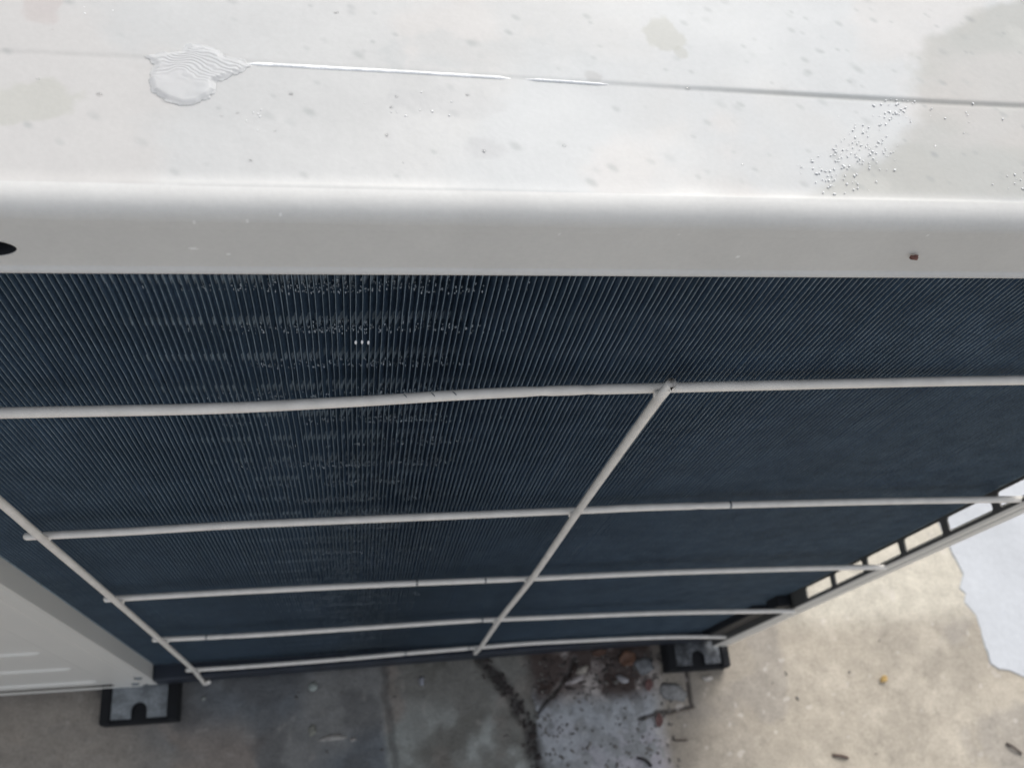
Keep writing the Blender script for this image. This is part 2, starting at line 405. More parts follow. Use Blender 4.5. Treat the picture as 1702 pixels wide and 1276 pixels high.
# rain spots
r2 = random.Random(5)
for i in range(230):
    if r2.random() < 0.62: cx, cy = r2.uniform(-0.025, 0.085), r2.uniform(0.004, 0.068)
    else: cx, cy = r2.uniform(-0.165, 0.0), r2.uniform(0.004, 0.06)
    rr = r2.choice([0.0004, 0.0005, 0.0007, 0.0009]); 
    w = (np.abs(LX[:, 0] - cx) < 0.003).nonzero()[0]
    if len(w) == 0: continue
    a, b = w[0], w[-1] + 1
    d = np.hypot((LX[a:b] - cx) + 0.5 * (LY[a:b] - cy), LY[a:b] - cy) / rr
    lc[a:b] = mixc(lc[a:b], np.array(lin((136, 140, 140))), (1 - ss(0.3, 1.9, d)) * r2.uniform(0.12, 0.5) * top[a:b])
# chips on the front lip and fold
for cx, zz, w_, h_ in [(-0.1215, 0.0816, 0.0006, 0.0006), (-0.128, 0.0835, 0.0014, 0.0006), (-0.1165, 0.0935, 0.0003, 0.0009), (-0.1265, 0.0930, 0.0003, 0.0009), (-0.110, 0.0950, 0.0005, 0.0005), (-0.0535, 0.0905, 0.0005, 0.0006), (-0.0275, 0.0910, 0.0005, 0.0005), (-0.011, 0.0823, 0.0006, 0.0006), (0.03, 0.092, 0.0005, 0.0005)]:
    m_ = (np.abs(LX - cx + (0.8 if w_ > 0.001 else 0) * (LZ - zz)) < w_ * 0.55) & (np.abs(LZ - zz) < h_ * 0.6) & ~top
    lc[m_] = (0.9, 0.9, 0.88)
# shade and dirt along the seam, both painted into the colour
lc = mixc(lc, lin((150, 151, 146)), np.exp(-(dse / 0.0006) ** 2) * top * (0.10 + 0.4 * ss(-0.03, 0.01, LX)))
rough = 0.50 - 0.06 * ss(0.4, 0.6, n1) + 0.14 * st + np.where(top, 0, 0.06)
# screw opening in the lip
hx, hz = -0.1660, 0.0830
inh = ((LX - hx) / 0.0046) ** 2 + ((LZ - hz) / 0.0031) ** 2
keep = ~((inh[:-1, :-1] < 1) & (~top[:-1, :-1]))
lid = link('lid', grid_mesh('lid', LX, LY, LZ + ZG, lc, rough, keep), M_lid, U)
# rim and bowl of the opening
V = []; F = []; sg = 40
for ring, (s, y) in enumerate([(1.07, -0.0028), (1.04, -0.00305), (1.01, -0.00305), (0.97, -0.0028), (0.9, 0.000), (0.6, 0.004)]):
    for k in range(sg):
        a = 2 * math.pi * k / sg
        V.append((hx + 0.0046 * s * math.cos(a), y, hz + ZG + 0.0031 * s * math.sin(a) * (1 - 0.12 * math.cos(a))))
for r_ in range(5):
    for k in range(sg):
        F.append((r_ * sg + k, r_ * sg + (k + 1) % sg, (r_ + 1) * sg + (k + 1) % sg, (r_ + 1) * sg + k))
F.append(tuple(5 * sg + k for k in range(sg)))
me = pyd('hole', V, F, True); me.materials.append(M_paint); me.materials.append(M_dark)
for p in me.polygons: p.material_index = 0 if p.index < 3 * sg else 1
link('screw_hole', me, None, U)

# folded casing panels
casing = []
fp = boxes((-0.655, 0.2285, 0.3300, 0.3312, Zw(-0.555), Zw(0.0965)))
link('front_panel', fp, M_paint, U)
link('left_side_panel', boxes((-0.6552, -0.654, -0.003, 0.3298, Zw(-0.555), Zw(0.0955))), M_paint, U)
link('base_pan', boxes((-0.650, 0.208, 0.012, 0.325, Zw(-0.556), Zw(-0.546))), M_dark, U)
link('partition', boxes((-0.2560, -0.2547, 0.034, 0.322, Zw(-0.545), Zw(0.094))), M_dark, U)
bmf = bmesh.new(); rr_ = []
for i in range(41):
    x = -0.2530 + (0.2112 + 0.2530) * i / 40; t = (x + 0.2530) / 0.4642; yf_ = -0.0048 + 0.0075 * t - 0.002 * max(0, t - 0.75) * 4 * 0.5
    rr_.append([bmf.verts.new(q) for q in ((x, yf_ + 0.0012, Zw(-0.5335)), (x, yf_, Zw(-0.5350)), (x, yf_, Zw(-0.5575)), (x, 0.012, Zw(-0.5575)), (x, 0.012, Zw(-0.5335)))])
for a_, b_ in zip(rr_[:-1], rr_[1:]):
    for k in range(5): bmf.faces.new((a_[k], b_[k], b_[(k + 1) % 5], a_[(k + 1) % 5]))
bmf.faces.new(rr_[0]); bmf.faces.new(rr_[-1][::-1])
link('base_lip', bm_me(bmf), mat('dark_base', (0.018, 0.024, 0.036), 0.5, var=0.3, vscale=60), U)
link('fan_shroud', boxes((-0.240, 0.205, 0.10, 0.102, Zw(-0.545), Zw(0.094))), M_dark, U)

# rear service panel left of the coil
xE = -0.2540
bm = bmesh.new()
py = -0.0045
pr = [(xE + 0.0003, 0.0085), (xE + 0.0003, -0.0035), (xE - 0.0006, py), (xE - 0.0070, py), (xE - 0.0078, py + 0.0006), (xE - 0.0095, py + 0.0006), (xE - 0.0103, py),
      (-0.2840, py), (-0.2858, py + 0.0004), (-0.2885, py + 0.0022), (-0.61, py + 0.0022), (-0.615, py), (-0.6535, py)]
zs = [Zw(-0.5585), Zw(-0.5), Zw(-0.3), Zw(-0.1), Zw(0.0740)]
vs = [[bm.verts.new((x, y, z)) for x, y in pr] for z in zs]
for i in range(len(zs) - 1):
    for j in range(len(pr) - 1):
        bm.faces.new((vs[i][j], vs[i][j + 1], vs[i + 1][j + 1], vs[i + 1][j]))
rp = link('rear_panel', bm_me(bm), M_paint, U)
rp.modifiers.new('thick', 'SOLIDIFY').thickness = 0.0008
# bottom fold that turns under, stepped back at the corner
link('bottom_fold', boxes((-0.6535, -0.2665, -0.0046, -0.0038, Zw(-0.5665), Zw(-0.5590)), bev=0.0002), M_paint, U)
link('corner_tab', boxes((-0.2660, -0.2545, -0.0030, 0.008, Zw(-0.5600), Zw(-0.5588)), bev=0.0003), M_paint, U)
def louver_me():
    V = []; F = []; n_ = 10
    L = 0.305
    for x, s in [(0, 0.15), (-0.002, 0.7), (-0.006, 1), (-L + 0.006, 1), (-L + 0.002, 0.7), (-L, 0.15)]:
        for k in range(n_):
            a = math.pi * k / (n_ - 1)
            V.append((x, -0.0018 * math.sin(a) * s, -0.0028 * math.cos(a) * s))
    for i in range(5):
        for k in range(n_ - 1):
            F.append((i * n_ + k, i * n_ + k + 1, (i + 1) * n_ + k + 1, (i + 1) * n_ + k))
    F.append(tuple(range(n_))); F.append(tuple(5 * n_ + k for k in range(n_))[::-1])
    return pyd('rib', V, F, True)
lm = louver_me(); lm.materials.append(M_paint)
for k in range(9):
    z = -0.5350 + 0.0715 * k
    o = bpy.data.objects.new('louver', lm); COL.objects.link(o); o.parent = rp
    o.matrix_parent_inverse = Matrix.Translation((0, 0, 0)) if False else Matrix.Identity(4)
    o.location = (-0.2935, py + 0.0024, Zw(z))
# screws at the foot of the rear panel
def screw_me(r=0.0032):
    bm = bmesh.new()
    bmesh.ops.create_cone(bm, cap_ends=True, segments=14, radius1=r, radius2=r * 0.75, depth=0.0014, matrix=Matrix.Rotation(math.pi / 2, 4, 'X'))
    box_bm(bm, -r * 0.6, r * 0.6, -0.0009, -0.0006, -0.0004, 0.0004); box_bm(bm, -0.0004, 0.0004, -0.00092, -0.0006, -r * 0.6, r * 0.6)
    return bm_me(bm)
sm = screw_me(); sm.materials.append(M_galv)
for x, z in [(-0.2600, -0.515), (-0.268, -0.545)]:
    o = bpy.data.objects.new('screw', sm); COL.objects.link(o); o.parent = rp; o.location = (x, py - 0.0006, Zw(z))

# right side panel with the row of slots, cut from sheet
xS = 0.2120
def sheet_with_slots():
    cu = bpy.data.curves.new('sheet', 'CURVE'); cu.dimensions = '2D'; cu.fill_mode = 'BOTH'; cu.extrude = 0.0005
    def loop(pts):
        sp = cu.splines.new('POLY'); sp.points.add(len(pts) - 1); sp.use_cyclic_u = True
        for p_, q in zip(sp.points, pts): p_.co = (q[0], q[1], 0, 1)
    y0, y1, z0, z1 = -0.0028, 0.3292, -0.556, 0.0955
    loop([(y0, z0), (y1, z0), (y1, z1), (y0, z1)])
    z = -0.3610
    while z < 0.05:
        a, b, c_, d = -0.0012, 0.0066, z, z + 0.0375; r = 0.0018
        pts = []
        for cx, cy, a0 in [(b - r, d - r, 0), (a + r, d - r, 90), (a + r, c_ + r, 180), (b - r, c_ + r, 270)]:
            for k in range(5):
                t = math.radians(a0 + k * 22.5); pts.append((cx + r * math.cos(t), cy + r * math.sin(t)))
        loop(pts[::-1]); z += 0.0433
    ob = bpy.data.objects.new('tmp', cu); COL.objects.link(ob)
    dg = bpy.context.evaluated_depsgraph_get(); dg.update()
    me = bpy.data.meshes.new_from_object(ob.evaluated_get(dg)); bpy.data.objects.remove(ob)
    me.transform(Matrix(((0, 0, 1, xS), (1, 0, 0, 0), (0, 1, 0, ZG), (0, 0, 0, 1))))
    return me
me = sheet_with_slots(); me.materials.clear()
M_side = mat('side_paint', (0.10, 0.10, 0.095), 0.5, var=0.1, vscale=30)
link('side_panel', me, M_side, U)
# rolled outer flange (two ribs with a dark groove)
bm = bmesh.new()
pf = [(xS + 0.0006, -0.0012), (xS + 0.0003, -0.0028), (xS + 0.0012, -0.0038), (xS + 0.0045, -0.0038), (xS + 0.0052, -0.0030), (xS + 0.0054, 0.0012), (xS + 0.0070, 0.0012), (xS + 0.0073, -0.0028),
      (xS + 0.0078, -0.0036), (xS + 0.0135, -0.0034), (xS + 0.0145, -0.0028), (xS + 0.0152, -0.0020), (xS + 0.0185, -0.0018), (xS + 0.0190, -0.0008)]
zs = list(np.linspace(Zw(-0.556), Zw(0.0740), 12))
vs = [[bm.verts.new((x, y, z)) for x, y in pf] for z in zs]
for i in range(len(zs) - 1):
    for j in range(len(pf) - 1):
        bm.faces.new((vs[i][j], vs[i][j + 1], vs[i + 1][j + 1], vs[i + 1][j]))
fl = link('corner_flange', bm_me(bm), M_paint, U); fl.modifiers.new('thick', 'SOLIDIFY').thickness = 0.0006

# dark clip and pipe bits near the lower right of the coil
link('clip', boxes((0.2005, 0.2110, -0.0010, 0.0080, Zw(-0.405), Zw(-0.385)), (0.196, 0.2105, 0.001, 0.008, Zw(-0.545), Zw(-0.42)), bev=0.001), M_dark, U)

# ------------------------------------------------------------------ coil: tubes and fins
coil = bpy.data.objects.new('coil', None); COL.objects.link(coil); coil.parent = U; coil.matrix_parent_inverse = Matrix.Translation((0.2, -0.15, 0)); WLOC['coil'] = Vector((0, 0, 0)); coil.location = (0, -0.003, 0)
link('end_plate', boxes((-0.2545, -0.2530, 0.0105, 0.0315, Zw(-0.545), Zw(0.092))), M_tube, coil)
link('end_plate', boxes((0.2090, 0.2102, 0.0105, 0.0315, Zw(-0.545), Zw(0.092))), M_tube, coil)
PITCH = 0.0217
tz = []
z = 0.0495
while z < 0.09: z += PITCH
z -= PITCH
while z > -0.54:
    tz.append(z); z -= PITCH
bm = bmesh.new()
bmesh.ops.create_cone(bm, cap_ends=True, segments=14, radius1=0.0048, radius2=0.0048, depth=0.462, matrix=Matrix.Rotation(math.pi / 2, 4, 'Y'))
tm = bm_me(bm, 'tube', True); tm.materials.append(M_tube)
for z in tz:
    for yy_, dz_ in ((0.0195, 0.0), (0.0335, PITCH / 2)):
        o = bpy.data.objects.new('tube', tm); COL.objects.link(o); o.parent = coil; o.location = (-0.022, yy_, Zw(z + dz_ if z + dz_ < 0.088 else z - PITCH * 0.25))
def fin_me(seed):
    r = random.Random(seed)
    zz = np.linspace(-0.544, 0.0915, 150)
    wav = 0.00004 * np.sin(zz * 2 * math.pi / PITCH + 0.6) + 0.00010 * (fbm(zz * 40, zz * 0 + seed, seed, 3) - 0.5) * 2 + 0.00022 * (fbm(zz * 9, zz * 0 + seed, seed + 5, 2) - 0.5) * 2
    yy = [0.0095, 0.0098, 0.0125, 0.0160, 0.0280, 0.0420]
    zig = [0.0, 0.0, 0.00018, -0.00018, 0.00015, 0.0]
    V = []; F = []; th = 0.00007
    ny = len(yy)
    for i, z in enumerate(zz):
        k = r.uniform(-1, 1) * 0.00003
        for j in range(ny):
            w = 1 if j < 2 else (0.6 if j == 2 else 0.3)
            t = th * (1.15 if j < 2 else 1)
            x = wav[i] * w + zig[j] + (k if j < 2 else 0)
            V.append((x - t, yy[j], z)); V.append((x + t, yy[j], z))
    s = ny * 2
    for i in range(len(zz) - 1):
        a = i * s
        for j in range(ny - 1):
            p = a + 2 * j
            F.append((p, p + 2, p + 2 + s, p + s)); F.append((p + 1, p + 1 + s, p + 3 + s, p + 3))
        F.append((a, a + s, a + 1 + s, a + 1))
    nfin = len(F); base = len(V); band = []; bw = r.uniform(0.0008, 0.0026)
    # slit louvers stamped between the tube rows
    for i, z in enumerate(zz[:-1]):
        zr = ((z - 0.0495 + PITCH / 2) % PITCH) - PITCH / 2
        z2 = zz[i + 1]
        for (xa, ya, xb, yb) in ((0.0001, 0.0118, 0.00085, 0.0128), (0.00080, 0.0132, 0.00155, 0.0142)):
            b0 = len(V); w1, w2 = wav[i] * 0.5, wav[i + 1] * 0.5
            V += [(xa + w1, ya, z), (xb + w1, yb, z), (xb + w2, yb, z2 - 0.00002), (xa + w2, ya, z2 - 0.00002)]
            F.append((b0, b0 + 1, b0 + 2, b0 + 3)); band.append(1 if (abs(zr - 0.0004 * math.sin(z * 50)) < bw and r.random() < 0.8) else 0)
    me = pyd('fin', V, F); me.materials.append(M_fin); me.materials.append(M_edge)
    per = 2 * (ny - 1) + 1
    mi = [1 if (q % per) in (0, 1, per - 1) and q < nfin else 0 for q in range(len(F))]
    me.materials.append(M_band)
    mi[nfin:] = [2 if q_ else 0 for q_ in band]
    me.polygons.foreach_set('material_index', mi)
    return me
fins = [fin_me(s) for s in range(24)]
FP = 0.00168; FX0 = -0.2525; nf = int((0.2085 - FX0) / FP)
for i in range(nf):
    o = bpy.data.objects.new('fin', fins[random.randrange(24)]); COL.objects.link(o); o.parent = coil
    o.location = (FX0 + FP * (i + 0.5) + random.uniform(-1, 1) * 0.00009, 0, ZG)
# wet lime scale and droplets clinging between the fins in front of each tube
B = Blobs(); r3 = random.Random(3)
for i in range(nf + 1):
    x = FX0 + FP * i
    cen = math.exp(-((x + 0.096) / 0.030) ** 2)
    if cen < 0.06: continue
    for z in tz:
        loc_d = float(fbm(x * 70, z * 50, 78, 3))
        dens = cen * max(0.0, (loc_d - 0.22) * 2.6)
        for k in range(15):
            if r3.random() > dens: continue
            q = r3.uniform(0.00009, 0.00024)
            zo = -0.0026 + abs(r3.gauss(0, 0.0024))
            B.add((x + r3.uniform(-1, 1) * (FP / 2 - 0.0003), 0.0105 + abs(r3.gauss(0, 0.0018)), Zw(z + zo)), (q, q, q * r3.uniform(1.5, 5)))
Bq = Blobs(); Bq.add((0, 0, 0), (0.00036, 0.00036, 0.00115), sub=2); wbm = Bq.me('bead'); wbm.materials.append(mat('white_glint', (0.95, 0.96, 0.97), 0.1))  # drops coloured white so that they show as bright glints
for x, z in [(-0.0957, 0.0226), (-0.0940, 0.0228), (-0.0923, 0.0225)]:
    o = link('water_glint', wbm, None, coil); o.location = (x, 0.0093, Zw(z))
link('water_droplets', B.me('drops'), M_drop, coil, kind='stuff')

# ------------------------------------------------------------------ wire guard: each bar a part
rows = [(-0.0005, [(-0.30, -0.0032), (-0.1914, -0.0028), (-0.1379, -0.0026), (-0.1013, -0.0014), (-0.0804, -0.0004), (-0.0671, 0.0003), (-0.0407, 0.0012), (0, 0.0017), (0.0572, 0.0022), (0.1222, 0.0025), (0.2112, 0.0018)]),
        (-0.130, [(-0.2235, -0.0008), (-0.1863, -0.0004), (-0.1454, 0.0006), (-0.0942, 0.0009), (-0.0003, 0.0013), (0.0370, 0.0015), (0.1382, 0.0003), (0.2119, -0.0013)]),
        (-0.2565, [(-0.2235, 0.0003), (-0.1713, 0.0008), (-0.094, 0.0009), (-0.0001, 0.0002), (0.0754, -0.0002), (0.1650, -0.0020), (0.2115, -0.0036)]),
        (-0.3835, [(-0.2240, 0.0004), (-0.1707, -0.0001), (-0.1134, 0.0002), (-0.034, 0.0011), (-0.0054, 0.0010), (0.0277, 0.0005), (0.1131, -0.0010), (0.1910, -0.0040), (0.2105, -0.0052)]),
        (-0.5205, [(-0.2255, -0.0003), (-0.1836, -0.0003), (-0.1171, 0.0006), (-0.058, 0.0021), (-0.0047, 0.0032), (0.0526, 0.0040), (0.1553, 0.0024), (0.2112, -0.0007)])]
BR = 0.00162
mk = [(0.50, 0.53), (0.63,), (0.55, 0.5), (0.47, 0.12), (0.38, 0.50, 0.27)]
for (z, pts), q in zip(rows, mk):
    link('guard_bar', tube_me([(x, y, Zw(z)) for x, y in pts], BR, wob=0.010, marks=q), M_bar, U)
vl = [(-0.2165, -0.0030, 0.078), (-0.2163, -0.0030, -0.0771), (-0.2166, -0.0030, -0.1186), (-0.2165, -0.0030, -0.2401), (-0.2169, -0.0030, -0.3638), (-0.2179, -0.0031, -0.4938), (-0.2188, -0.0050, -0.5540), (-0.2180, -0.0064, -0.5590), (-0.2130, -0.0066, -0.5480)]
link('guard_bar', tube_me([(x, y, Zw(z)) for x, y, z in vl], BR, wob=0.010), M_bar, U)
vm = [(-0.0036, -0.0022, 0.0090), (-0.0042, -0.0016, -0.0010), (-0.0040, -0.0020, -0.1153), (-0.0028, -0.0026, -0.2438), (-0.0040, -0.0026, -0.3596), (-0.0022, -0.0016, -0.480), (-0.0020, -0.0004, -0.5260)]
link('guard_bar', tube_me([(x, y, Zw(z)) for x, y, z in vm], BR, wob=0.010), M_bar, U)
# weld beads where bars meet
wb = Blobs(); wb.add((0, 0, 0), (0.0021, 0.0016, 0.0021), sub=2, jit=0.06); wm = wb.me('weld'); wm.materials.append(M_bar)
for x, y, z in [(-0.0042, -0.0008, 0.0000), (-0.2166, -0.0020, -0.130), (-0.2165, -0.0018, -0.2565), (-0.217, -0.0018, -0.3835), (-0.218, -0.0018, -0.5205), (-0.0040, -0.0004, -0.130), (-0.003, -0.0010, -0.2565), (-0.004, -0.0008, -0.3835), (-0.002, 0.0012, -0.5205)]:
    o = link('weld', wm, None, U); o.location = (x, y, Zw(z))
# dark joint rings on the lower bars
for x, y, z in [(-0.0585, 0.0021, -0.5205), (-0.0075, 0.0031, -0.5205), (-0.013, 0.0010, -0.3835), (-0.0265, 0.0003, -0.2565), (-0.064, 0.0008, -0.2565), (0.068, 0.0012, -0.130), (-0.192, 0.0001, -0.3835)]:
    bm = bmesh.new()
    bmesh.ops.create_cone(bm, cap_ends=False, segments=12, radius1=BR * 1.05, radius2=BR * 1.05, depth=0.0009, matrix=Matrix.Translation((x, y, Zw(z))) @ Matrix.Rotation(math.pi / 2, 4, 'Y'))
    link('rust_ring', bm_me(bm, 'ring', True), M_galv, U)

for x, y in [(-0.0815, -0.0004), (-0.0672, 0.0003), (-0.0735, 0.0)]:
    bm = bmesh.new()
    bmesh.ops.create_cone(bm, cap_ends=False, segments=12, radius1=BR * 1.03, radius2=BR * 1.03, depth=0.0003, matrix=Matrix.Translation((x, y, Zw(-0.0005))) @ Matrix.Rotation(0.75, 4, 'Z') @ Matrix.Diagonal((1, 1, 1, 1)) @ Matrix.Rotation(math.pi / 2, 4, 'Y'))
    link('coating_crack', bm_me(bm, 'ring', True), M_galv, U)

# ------------------------------------------------------------------ feet and pads
def bracket_me(x0, x1, yf, yb, z):
    cu = bpy.data.curves.new('f', 'CURVE'); cu.dimensions = '2D'; cu.fill_mode = 'BOTH'; cu.extrude = 0.0009; cu.bevel_depth = 0.0002
    xc = (x0 + x1) / 2; r = 0.0062
    pts = [(x0, yb), (x0, yf), (xc - r, yf), (xc - r, yf + 0.006)]
    for k in range(1, 8):
        a = math.pi - k * math.pi / 8; pts.append((xc + r * math.cos(a), yf + 0.006 + r * math.sin(a)))
    pts += [(xc + r, yf + 0.006), (xc + r, yf), (x1, yf), (x1, yb)]
    sp = cu.splines.new('POLY'); sp.points.add(len(pts) - 1); sp.use_cyclic_u = True
    for p_, q in zip(sp.points, pts): p_.co = (q[0], q[1], 0, 1)
    ob = bpy.data.objects.new('tmp', cu); COL.objects.link(ob)
    dg = bpy.context.evaluated_depsgraph_get(); dg.update()
    me = bpy.data.meshes.new_from_object(ob.evaluated_get(dg)); bpy.data.objects.remove(ob)
    me.transform(Matrix.Translation((0, 0, z))); me.materials.clear()
    return me
def rim_pad(x0, x1, yf, yb, h):
    bm = bmesh.new()
    box_bm(bm, x0, x1, yf, yb, -0.003, h - 0.003, bev=0.0012)
    box_bm(bm, x0 + 0.0003, x0 + 0.0075, yf + 0.0005, yb - 0.0005, h - 0.004, h + 0.0015, bev=0.0010)
    box_bm(bm, x1 - 0.0075, x1 - 0.0003, yf + 0.0005, yb - 0.0005, h - 0.004, h + 0.0015, bev=0.0010)
    return bm_me(bm)
for (x0, x1, yf), lab in [((-0.2975, -0.2385, -0.0325), 'black rubber pad under the galvanised foot below the cream rear panel'),
                          ((0.1715, 0.2290, -0.0205), 'black rubber pad under the shaded foot beside the slotted side panel')]:
    p = link('rubber_pad', rim_pad(x0, x1, yf, yf + 0.075, 0.0160), M_rub); tag(p, lab, 'rubber pad', 'rubber pads under the feet')
    link('foot', bracket_me(x0 + 0.0085, x1 - 0.0085, yf + 0.004, yf + 0.07, 0.0147), M_galv if x0 < 0 else M_shade_galv, U)
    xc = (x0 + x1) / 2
    link('foot_riser', boxes((x1 - 0.0205, x1 - 0.0085, yf + 0.040, yf + 0.0415, 0.0158, Zw(-0.5565)), (x0 + 0.0085, x0 + 0.0205, yf + 0.040, yf + 0.0415, 0.0158, Zw(-0.5565))), M_galv if x0 < 0 else M_shade_galv, U)

# ------------------------------------------------------------------ water and ice on the lid
ZT = Zw(0.098)
def lidz(x, y):
    return ZT + 0.0002
# clear rippled puddle
outline = [(-0.1372, 0.0335), (-0.1352, 0.0310), (-0.1362, 0.0275), (-0.1352, 0.0242), (-0.1325, 0.0222), (-0.1290, 0.0208), (-0.1262, 0.0215), (-0.1240, 0.0232), (-0.1228, 0.0252), (-0.1232, 0.0272),
           (-0.1205, 0.0285), (-0.1178, 0.0300), (-0.1165, 0.0320), (-0.1185, 0.0335), (-0.1215, 0.0340), (-0.1228, 0.0358), (-0.1255, 0.0368), (-0.1285, 0.0372), (-0.1300, 0.0352), (-0.1330, 0.0345)]
px = np.arange(-0.1385, -0.1150, 0.00012); pyv = np.arange(0.0195, 0.0385, 0.00012)
PX, PY = np.meshgrid(px, pyv, indexing='ij')
ins = inpoly(PX + 0.0012 * (fbm(PX * 900, PY * 900, 3, 3) - 0.5), PY + 0.0012 * (fbm(PX * 900, PY * 900, 6, 3) - 0.5), outline)
d = seg_dist(PX, PY, outline + [outline[0]]); d = np.where(ins, d, -d)
lowf = fbm(PX * 210, PY * 210, 19, 3) - 0.45
hgt = 0.00042 * ss(-0.0001, 0.0014, d) ** 1.3 + 0.00060 * lowf * ss(0, 0.0012, d) * ss(0.0325, 0.026, PY)
hgt += 0.000060 * np.sin(2 * math.pi * (PY * 1100 + 260 * PX + 6.0 * fbm(PX * 170, PY * 170, 4, 3))) * ss(0.0004, 0.0012, d) * ss(0.0255, 0.030, PY)
hgt = np.maximum(hgt, 0.00002)
zz = lidz(0, 0) + np.where(d > 0, hgt, -0.00045)
kp = (d[:-1, :-1] > -0.00024)
me = grid_mesh('puddle', PX, PY, zz, keep=kp)
puddle = link('water_puddle', me, mat('icy_water', (0.92, 0.93, 0.935), 0.02, trans=0.62, ior=1.33)); tag(puddle, 'small clear rippled puddle on the white lid left of the icy streak', 'puddle')
# icy water bead along the lid seam
def streak(x0, x1, w, sd):
    n_ = int((x1 - x0) / 0.0006); V = []; F = []
    for i in range(n_ + 1):
        x = x0 + (x1 - x0) * i / n_; yc = 0.0330 - 0.0035 * float(ss(-0.14, 0.06, x)) - 0.00035
        e = min(1, i / 4, (n_ - i) / 4); ww = w * (0.35 + 0.65 * e) * (0.75 + 0.5 * float(fbm(x * 200, 0.5, sd, 3)))
        yc += 0.0002 * (float(fbm(x * 90, 3.5, sd, 3)) - 0.5)
        for k in range(6):
            a = math.pi * k / 5; V.append((x, yc - math.cos(a) * ww, ZT - 0.0002 + math.sin(a) * 0.00062 * (0.4 + 0.6 * e)))
    for i in range(n_):
        for k in range(5): F.append((i * 6 + k, i * 6 + k + 1, i * 6 + k + 7, i * 6 + k + 6))
    return pyd('streak', V, F, True)
tag(link('ice_streak', streak(-0.1172, -0.0622, 0.00048, 2), M_ice), 'long thin white icy streak along the lid seam right of the puddle', 'ice')
tag(link('ice_streak', streak(-0.0590, -0.0405, 0.00030, 5), M_ice), 'short faint icy streak at the right end of the long one', 'ice')
# crusty frost grains along the edge of the dry patch
B = Blobs(); r4 = random.Random(9)
clus0 = [(0.0262, 0.0430, 0.0028, 0.0032, 60), (0.0285, 0.0330, 0.0018, 0.0030, 45), (0.0262, 0.0262, 0.0026, 0.0020, 60), (0.0165, 0.0190, 0.0030, 0.0030, 60), (0.0115, 0.0125, 0.0035, 0.0028, 70), (0.0050, 0.0095, 0.0035, 0.0022, 60), (0.0085, 0.0062, 0.0030, 0.0016, 35), (0.0200, 0.0150, 0.0025, 0.0025, 35), (0.0400, 0.0270, 0.005, 0.003, 20), (-0.1140, 0.0195, 0.0014, 0.0018, 12), (-0.0725, 0.0535, 0.0020, 0.0012, 12), (-0.1470, 0.0445, 0.0022, 0.0006, 10), (0.0520, 0.0060, 0.003, 0.0025, 30), (-0.085, 0.0230, 0.006, 0.002, 16)]
for cx, cy, sx_, sy_, n_ in clus0:
    for k in range(int(n_ * 0.6)):
        x, y = r4.gauss(cx, sx_), r4.gauss(cy, sy_)
        if y < 0.003: continue
        s = r4.uniform(0.00010, 0.00027)
        B.add((x, y, ZT + 0.0001), (s * r4.uniform(0.7, 1.8), s, s * 0.3), r4.uniform(0, 3))
fr = link('frost_grains', B.me('frost'), mat('frost', (0.74, 0.75, 0.75), 0.3), kind='stuff'); tag(fr, 'crust of white frost grains along the edge of the dull patch on the lid', 'frost')
B = Blobs()
for k in range(46):
    x, y = r4.uniform(-0.165, 0.08), r4.uniform(0.004, 0.064); s = r4.choice([0.00018, 0.0002, 0.00025, 0.0003, 0.0004])
    B.add((x, y, ZT + 0.0001), (s * r4.uniform(0.8, 1.6), s, s * 0.35), sub=2)
dr = link('rain_drops', B.me('drops'), M_water, kind='stuff'); tag(dr, 'scattered clear rain drops on the white lid', 'water drops')

# ------------------------------------------------------------------ debris
def lump(name, x, y, sx_, sy_, h, col, label, cat, rot=0.0, seed=0, group=None, sharp=0.35, z=None):
    r = random.Random(seed); bm = bmesh.new()
    bmesh.ops.create_icosphere(bm, subdivisions=2, radius=1)
    for v in bm.verts:
        v.co *= 1 + sharp * (r.random() - 0.5) * 2
        if v.co.z < -0.3: v.co.z = -0.3
        v.co = Vector((v.co.x * sx_, v.co.y * sy_, v.co.z * h))
    bmesh.ops.rotate(bm, verts=bm.verts, cent=(0, 0, 0), matrix=Matrix.Rotation(rot, 3, 'Z'))
    zz_ = gz(x, y) if z is None else z
    o = link(name, bm_me(bm, name, True), mat(name + '_surface', lin(col), 0.7, var=0.3, vscale=300, bump=0.2, bscale=700), loc=(x, y, zz_ + h * 0.25))
    tag(o, label, cat, group); return o
def leaf(x, y, L, w, col, label, rot, seed, curl=0.3):
    r = random.Random(seed); V = []; F = []; n_ = 9
    for i in range(n_):
        t = i / (n_ - 1); ww = w * math.sin(math.pi * min(0.97, t * 0.9 + 0.08)) ** 0.8
        for k in (-1, -0.5, 0, 0.5, 1):
            V.append(((t - 0.5) * L, k * ww * (1 + 0.2 * (r.random() - 0.5)), 0.001 + abs(k) * ww * curl + 0.15 * L * math.sin(t * 3) * curl + 0.0004 * r.random()))
    for i in range(n_ - 1):
        for k in range(4): F.append((i * 5 + k, i * 5 + k + 1, i * 5 + k + 6, i * 5 + k + 5))
    me = pyd('leaf', V, F, True)
    o = link('dead_leaf', me, mat('leaf_surface', lin(col), 0.6, var=0.35, vscale=200), loc=(x, y, gz(x, y) + 0.0005)); o.rotation_euler.z = rot
    o.modifiers.new('t', 'SOLIDIFY').thickness = 0.0003
    tag(o, label, 'leaf', 'dead leaf scraps on the ground'); return o
leaf(0.1400, -0.0060, 0.016, 0.0065, (104, 76, 60), 'curled rust-orange leaf on the ground just left of the right foot', 0.4, 1)
leaf(0.1560, -0.0290, 0.0105, 0.0035, (108, 78, 74), 'small reddish leaf scrap, the nearer to the unit of two red scraps', 1.35, 2)
